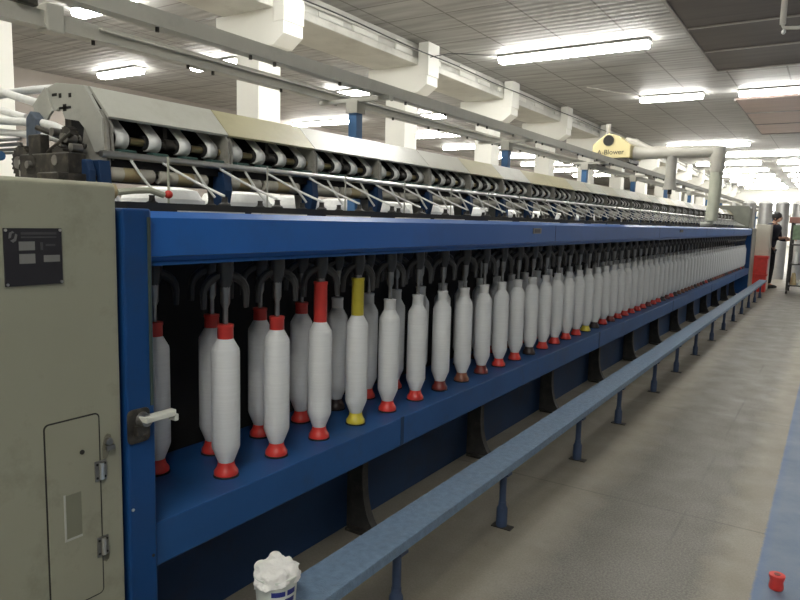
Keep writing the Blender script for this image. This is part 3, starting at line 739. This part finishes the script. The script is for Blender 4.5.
for v in bmf.verts:
    d = v.co.normalized(); n1 = mnoise.fractal(d*2.3+Vector((3.1,1.7,.4)), 1., 2., 3); n2 = mnoise.noise(d*6+Vector((1,2,3)))
    r_ = 1+.30*n1+.10*n2
    v.co = Vector((d.x*.060*r_, d.y*.060*r_, d.z*.033*r_))
fm.add([(v.co.x+cx, v.co.y+cy, v.co.z+.402) for v in bmf.verts], [tuple(v.index for v in f.verts) for f in bmf.faces])
bmf.free()
for a, rr_, z, s in ((.4,.040,.420,.018),(2.4,.044,.425,.018),(3.6,.040,.418,.02),(5.2,.045,.412,.018)):
    fm.ball((cx+rr_*math.cos(a), cy+rr_*math.sin(a), z), s, 12, 8, (1,1,.8))
fo = fm.build('cotton_fluff', 'cotton', cu)
for p in fo.data.polygons: p.use_smooth = True
rm = fo.modifiers.new('blend', 'REMESH'); rm.mode = 'VOXEL'; rm.voxel_size = .004; rm.use_smooth_shade = True
# dropped red bobbin end on the blue lane
rc = thing('bobbin_end_cap', (-.068, 2.72, 0), 'small red plastic bobbin end lying on the blue floor lane', 'bobbin cap')
cap = MB().lathe([(.023,0),(.025,.004),(.025,.012),(.022,.03),(.027,.046),(.027,.054),(.012,.055)], (0,0,0), 16)
cap = cap.build('cap', 'red', None); cap.parent = rc; cap.location = (0,0,.001); cap.rotation_euler = (0,.0,.4)
bore = MB().lathe([(.011,.054),(.011,.0560)], (0,0,0), 14).build('bore', 'maroon', None); bore.parent = cap

# ------------------------------------------------------------------ track of the travelling cleaner with blue posts
tk = thing('cleaner_track', (-2.42, 8., 0), 'grey twin-rail overhead cleaner track on blue posts above the machine', 'overhead track')
XA, XB, ZT = -2.63, -2.22, 2.05
for x in (XA, XB):
    rl = MB().box(x-.022, x+.022, -1.2, 46., ZT-.03, ZT+.03).box(x-.032, x+.032, -1.2, 46., ZT-.034, ZT-.022).build('rail', 'track', tk, smooth=False)
    for k in range(26): MB().tube([(x+.012,1.2+.37*k+.11*(k%3),ZT-.052),(x+.012,1.2+.37*k+.11*(k%3),ZT-.03)], .008, 6).build('bolt', 'grease', rl)
def tpost(y):
    p = MB().box(-2.45, -2.39, y-.03, y+.03, 0, ZT-.10).build('post', 'bluepost', tk, smooth=False, bevel=.004)
    MB().box(-2.46, -2.38, y-.04, y+.04, ZT-.12, ZT-.05).build('post_head', 'track', p, smooth=False)
    MB().box(-2.68, -2.17, y-.022, y+.022, ZT-.056, ZT-.034).build('cross_bracket', 'track', p, smooth=False)
    MB().tube([(-2.45,y,1.76),(-2.80,y,1.76)], .03, 12).build('side_arm', 'bluepost', p)
    return p
p0 = tpost(3.21)
for k in range(1, 18): dup(p0, 0, 2.15*k)
MB().box(-2.665, -2.59, 1.475, 1.545, ZT-.045, ZT+.06).build('rail_clamp', 'track', tk, smooth=False, bevel=.006)
MB().box(-2.66, -2.58, 1.36, 1.44, ZT+.03, ZT+.08).build('end_stop', 'grease', tk, smooth=False, bevel=.006)
MB().tube([(XA+.03,1.7,ZT+.01),(XA+.03,30,ZT+.01)], .006, 6).build('rail_cable', 'track', tk)
# travelling cleaner
YC = 8.5
tc_ = thing('travelling_cleaner', (-2.42, YC, ZT), 'cream yellow travelling blower box on the track with suction duct and hoses', 'blower')
casing = [(-2.66,2.15),(-2.19,2.15),(-2.19,2.30),(-2.34,2.42),(-2.46,2.455),(-2.52,2.43),(-2.66,2.32)]
cs = MB().prism(casing, 'y', YC, YC+.55).build('casing', 'yellowbox', tc_, smooth=False, bevel=.01)
MB().tube([(-2.46,YC-.012,2.365),(-2.46,YC+.01,2.365)], .058, 20).build('fan_inlet', 'gap', cs)
ring = MB().tube([(-2.46+.062*math.cos(a),YC-.008,2.365+.062*math.sin(a)) for a in [2*PI*i/20 for i in range(21)]], .006, 6).build('inlet_ring', 'grease', cs)
tx = bpy.data.curves.new('lettering', 'FONT'); tx.body = 'A-Blower'; tx.size = .085; tx.extrude = .002; tx.align_x = 'CENTER'
to = bpy.data.objects.new('lettering_tmp', tx); COL.objects.link(to)
dg = bpy.context.evaluated_depsgraph_get(); me = bpy.data.meshes.new_from_object(to.evaluated_get(dg)); bpy.data.objects.remove(to)
me.materials.clear(); me.materials.append(M['text'])
lo = bpy.data.objects.new('lettering', me); COL.objects.link(lo); lo.parent = cs
lo.location = Vector((-2.43, YC-.003, 2.195))-Vector((-2.42,YC,ZT)); lo.rotation_euler = (PI/2,0,0)
MB().box(-2.64, -2.20, YC+.02, YC+.50, 2.10, 2.15).build('carriage', 'grease', tc_, smooth=False)
for x in (XA, XB):
    for dy in (.1, .42): MB().tube([(x-.02,YC+dy,2.105),(x+.02,YC+dy,2.105)], .026, 12).build('wheel', 'rubber', tc_)
MB().tube([(-2.5,YC+.1,2.45),(-2.5,YC+.1,2.58)], [.02,.03], 10).build('stub_pipe', 'pipe', tc_)
YD = YC+.2
XH = -1.23
dk = MB().tube([(-2.19,YD,2.22),(-2.05,YD,2.22),(XH-.06,YD,2.22),(XH,YD,2.205)], [.085,.075,.075,.075], 16).tube([(-2.30,YD,2.38),(-2.15,YD,2.33),(-2.0,YD,2.25)], [.05,.05,.05], 10).build('suction_duct', 'greyduct', tc_)
MB().tube([(XH,YD,2.27),(XH,YD,2.0),(XH,YD,1.97)], [.085,.085,.07], 16).build('duct_elbow', 'greyduct', dk)
MB().tube([(XH,YD,1.97),(XH,YD,1.72),(XH-.02,YD,1.40)], [.07,.07,.068], 16).build('long_hose', 'hose_pale', dk)
MB().tube([(XH-.02,YD,1.42),(XH-.025,YD,1.375),(XH-.07,YD,1.36),(XH-.13,YD,1.355)], [.04,.035,.03,.028], 10).build('nozzle', 'plate', dk)
sh = MB().tube([(-1.74,YD,2.2),(-1.74,YD,1.92),(-1.74,YD,1.83),(-1.74,YD,1.77)], [.06,.06,.066,.085], 14).build('short_hose', 'hose_dark', dk)
MB().tube([(-1.74,YD,1.78),(-1.74,YD,1.715)], .025, 8).build('nozzle_pin', 'grease', dk)

# ------------------------------------------------------------------ far end of the aisle
cab = thing('cream_cabinet', (-1.27, 16.4, 0), 'cream upright cabinet beside the far end of the machine', 'cabinet')
MB().box(-1.42, -1.14, 16.2, 16.7, 0, 1.42).build('body', 'creamcab', cab, smooth=False, bevel=.01)
MB().box(-1.40, -1.16, 16.185, 16.2, .86, 1.38).build('door', 'creamcab', cab, smooth=False, bevel=.004)
rb = thing('red_crate', (-1.27, 15.97, 0), 'red plastic crate stack standing in front of the cream cabinet', 'crate')
MB().box(-1.40, -1.13, 15.85, 16.15, 0, .74).build('crate_body', 'red', rb, smooth=False, bevel=.01)
MB().box(-1.415, -1.115, 15.835, 16.165, .70, .76).build('rim', 'red', rb, smooth=False, bevel=.006)
MB().box(-1.415, -1.115, 15.835, 16.165, .34, .38).build('rim', 'red', rb, smooth=False, bevel=.006)
for i, (x, y) in enumerate(((-2.02,20.5),(-1.62,20.6),(-1.22,20.5),(-.82,20.7))):
    c = thing('metal_can', (x,y,0), 'tall shiny metal can beyond the cream cabinet, %s from the left' % ORD[i], 'metal can', 'tall metal cans at the aisle end')
    MB().lathe([(.17,0),(.17,1.98),(.176,1.985),(.176,2.01),(.165,2.01)], (x,y,0), 24).build('can_body', 'galv', c)
    MB().lathe([(.16,1.97),(.15,2.04),(.07,2.08),(.01,2.085)], (x,y,0), 16).build('sliver_coil', 'yarn', c)
o = MB().tube([(-2.02,17.2,1.92),(-1.9,17.15,1.62),(-1.83,17.1,1.50),(-1.70,17.1,1.47)], .03, 10)
o.tube([(-2.02,17.2,1.92),(-2.05,17.2,.0)], .03, 10)
o = o.build('vent_pipe', 'can'); tag(o, 'bent white pipe rising behind the far end of the machine', 'pipe')
yc_ = thing('yarn_cart', (-.30, 16.3, 0), 'green-sided yarn cart with reddish brown top rail at the right edge', 'cart')
for x in (-.74,.24):
    for y in (15.9,16.7): MB().box(x-.02, x+.02, y-.02, y+.02, .08, 1.46).build('post', 'iron', yc_, smooth=False); MB().tube([(x-.015,y,.04),(x+.015,y,.04)], .04, 12).build('caster', 'rubber', yc_)
MB().box(-.80, .30, 15.86, 16.74, 1.46, 1.58).build('top_rail', 'rustrail', yc_, smooth=False, bevel=.01)
MB().box(-.76, .26, 15.885, 15.90, 1.12, 1.42).build('side_panel', 'greenpanel', yc_, smooth=False)
for z in (.16,.60,1.0): MB().box(-.76, .26, 15.9, 16.7, z, z+.025).build('shelf', 'iron', yc_, smooth=False)
for zi, (z, nm) in enumerate(((.185,'bottom'),(.625,'middle'))):
    for k in range(6):
        x = -.64+.16*k
        o = MB().lathe([(.055,0),(.06,.02),(.035,.24),(.02,.25)], (x,16.02,z), 14).build('yarn_cone', 'yarn' if (k+zi) % 3 else 'tan', loc=(x,16.02,z))
        tag(o, 'small yarn cone on the %s shelf of the green cart, %s from the left' % (nm, ORD[k]), 'yarn cone', 'yarn cones on the cart')

# person in a dark jacket, leaning to the cart
def skin_mesh(name, pts, edges, m, parent, root_i=0, sub=2):
    me = bpy.data.meshes.new(name); off = WL[parent.name] if parent else Vector()
    me.from_pydata([tuple(Vector(p[:3])) for p in pts], edges, [])
    o = bpy.data.objects.new(name, me); COL.objects.link(o)
    o.parent = parent
    md = o.modifiers.new('skin', 'SKIN'); md.use_smooth_shade = True
    if not me.skin_vertices: 
        bpy.context.view_layer.objects.active = o
    for i, p in enumerate(pts):
        r_ = p[3] if isinstance(p[3], tuple) else (p[3], p[3])
        me.skin_vertices[0].data[i].radius = r_
        me.skin_vertices[0].data[i].use_root = (i == root_i)
    s = o.modifiers.new('sub', 'SUBSURF'); s.levels = sub; s.render_levels = sub
    me.materials.append(M[m]); WL[o.name] = off
    return o
pe = thing('person', (-1.20, 17.0, 0), 'person in a dark jacket with black hair standing beside the cream cabinet', 'person')
# local frame: +X is the way the person faces
B = [(0,0,.93,(.15,.11)),(.01,0,1.10,(.14,.10)),(.03,0,1.28,(.165,.10)),(.05,0,1.40,(.13,.08)),(.07,0,1.46,.052),(.085,0,1.52,.055),(.12,0,1.57,(.085,.075)),(.125,0,1.62,(.07,.065)),
     (.0,.09,.88,.088),(.02,.10,.50,.058),(-.01,.10,.10,.042),(.13,.11,.035,.036),
     (.0,-.09,.88,.088),(.03,-.10,.50,.058),(.0,-.10,.10,.042),(.14,-.11,.035,.036),
     (.05,.17,1.37,.055),(.10,.20,1.11,.043),(.33,.17,1.10,.033),(.41,.16,1.11,.032),
     (.05,-.17,1.37,.055),(.12,-.20,1.11,.043),(.35,-.15,1.14,.033),(.43,-.14,1.15,.032)]
E_ = [(0,1),(1,2),(2,3),(3,4),(4,5),(5,6),(6,7),(0,8),(8,9),(9,10),(10,11),(0,12),(12,13),(13,14),(14,15),(3,16),(16,17),(17,18),(18,19),(3,20),(20,21),(21,22),(22,23)]
# fingers
for b, s in ((19,1),(23,-1)):
    hx, hy, hz = B[b][:3]
    for k in range(4):
        i = len(B); dy = (k-1.5)*.018; ln = (.055,.065,.06,.048)[k]
        B += [(hx+.03,hy+dy,hz,.009),(hx+.03+ln*.6,hy+dy,hz-.006,.009),(hx+.03+ln,hy+dy,hz-.03,.008)]
        E_ += [(b,i),(i,i+1),(i+1,i+2)]
    i = len(B); B += [(hx+.0,hy-s*.035,hz-.005,.010),(hx+.035,hy-s*.05,hz-.012,.009)]; E_ += [(b,i),(i,i+1)]
body = skin_mesh('body', B, E_, 'skin', pe)
J = [(0,0,.86,(.165,.13)),(.01,0,1.10,(.155,.12)),(.03,0,1.28,(.21,.15)),(.05,0,1.40,(.19,.13)),(.07,0,1.47,.085),
     (.05,.18,1.37,.07),(.10,.205,1.11,.058),(.29,.175,1.10,.046),(.05,-.18,1.37,.07),(.12,-.205,1.11,.058),(.31,-.16,1.13,.046)]
skin_mesh('jacket', J, [(0,1),(1,2),(2,3),(3,4),(3,5),(5,6),(6,7),(3,8),(8,9),(9,10)], 'jacket', pe)
Tq = [(0,0,.95,(.155,.125)),(.0,.095,.84,.10),(.02,.10,.50,.072),(-.01,.10,.09,.06),(.0,-.095,.84,.10),(.03,-.10,.50,.072),(.0,-.10,.09,.06)]
skin_mesh('trousers', Tq, [(0,1),(1,2),(2,3),(0,4),(4,5),(5,6)], 'trousers', pe)
h = MB().ball((.11,0,1.60), .105, 16, 12, (1.,.88,1.02)); h = h.build('hair', 'hair', None); h.parent = pe
fc = MB().ball((.145,0,1.565), .078, 16, 12, (.95,.82,1.12)); fc.ball((.223,0,1.558), .014, 8, 6, (1,.8,1.3)); fc.ball((.12,.078,1.56), .02, 8, 6, (.7,.4,1.2)); fc.ball((.12,-.078,1.56), .02, 8, 6, (.7,.4,1.2))
fc = fc.build('face', 'skin', None); fc.parent = body
ey = MB()
for s in (1,-1): ey.ball((.211,.028*s,1.58), .009, 8, 6)
ey = ey.build('eyes', 'hair', None); ey.parent = body
mo = MB().ball((.213,0,1.518), .014, 8, 6, (.4,1.3,.3)).build('mouth', 'maroon', None); mo.parent = body
sh = MB()
for s in (1,-1): sh.ball((.07,.10*s,.045), .055, 12, 8, (2.3,.9,.8))
sh = sh.build('shoes', 'shoe', None); sh.parent = pe
pe.rotation_euler = (0,0,math.radians(-25))

# ------------------------------------------------------------------ camera, world, view
W = bpy.data.worlds.new('hall_air'); SC.world = W; W.use_nodes = True
W.node_tree.nodes['Background'].inputs['Color'].default_value = (.9,.95,1,1)
W.node_tree.nodes['Background'].inputs['Strength'].default_value = .05
yaw, pit, rol = (math.radians(a) for a in (32.882, 6.891, 1.5))
fwd = Vector((-math.sin(yaw)*math.cos(pit), math.cos(yaw)*math.cos(pit), -math.sin(pit)))
rt = Vector((math.cos(yaw), math.sin(yaw), 0)); dn = fwd.cross(rt)
rt2 = rt*math.cos(rol) - dn*math.sin(rol); dn2 = rt*math.sin(rol) + dn*math.cos(rol)
cam = bpy.data.cameras.new('camera'); co = bpy.data.objects.new('camera', cam); COL.objects.link(co)
mw = Matrix((rt2, -dn2, -fwd)).transposed().to_4x4(); mw.translation = Vector((0,0,1.32))
co.matrix_world = mw
cam.sensor_width = 36.; cam.lens = 665./800.*36.; cam.clip_start = .02; cam.clip_end = 200.
SC.camera = co
SC.view_settings.view_transform = 'Standard'; SC.view_settings.look = 'None'
SC.view_settings.gamma = 1.; SC.view_settings.use_curve_mapping = False
SC.view_settings.exposure = 1.05
SC.cycles.use_denoising = True
SC.cycles.max_bounces = 8; SC.cycles.diffuse_bounces = 5
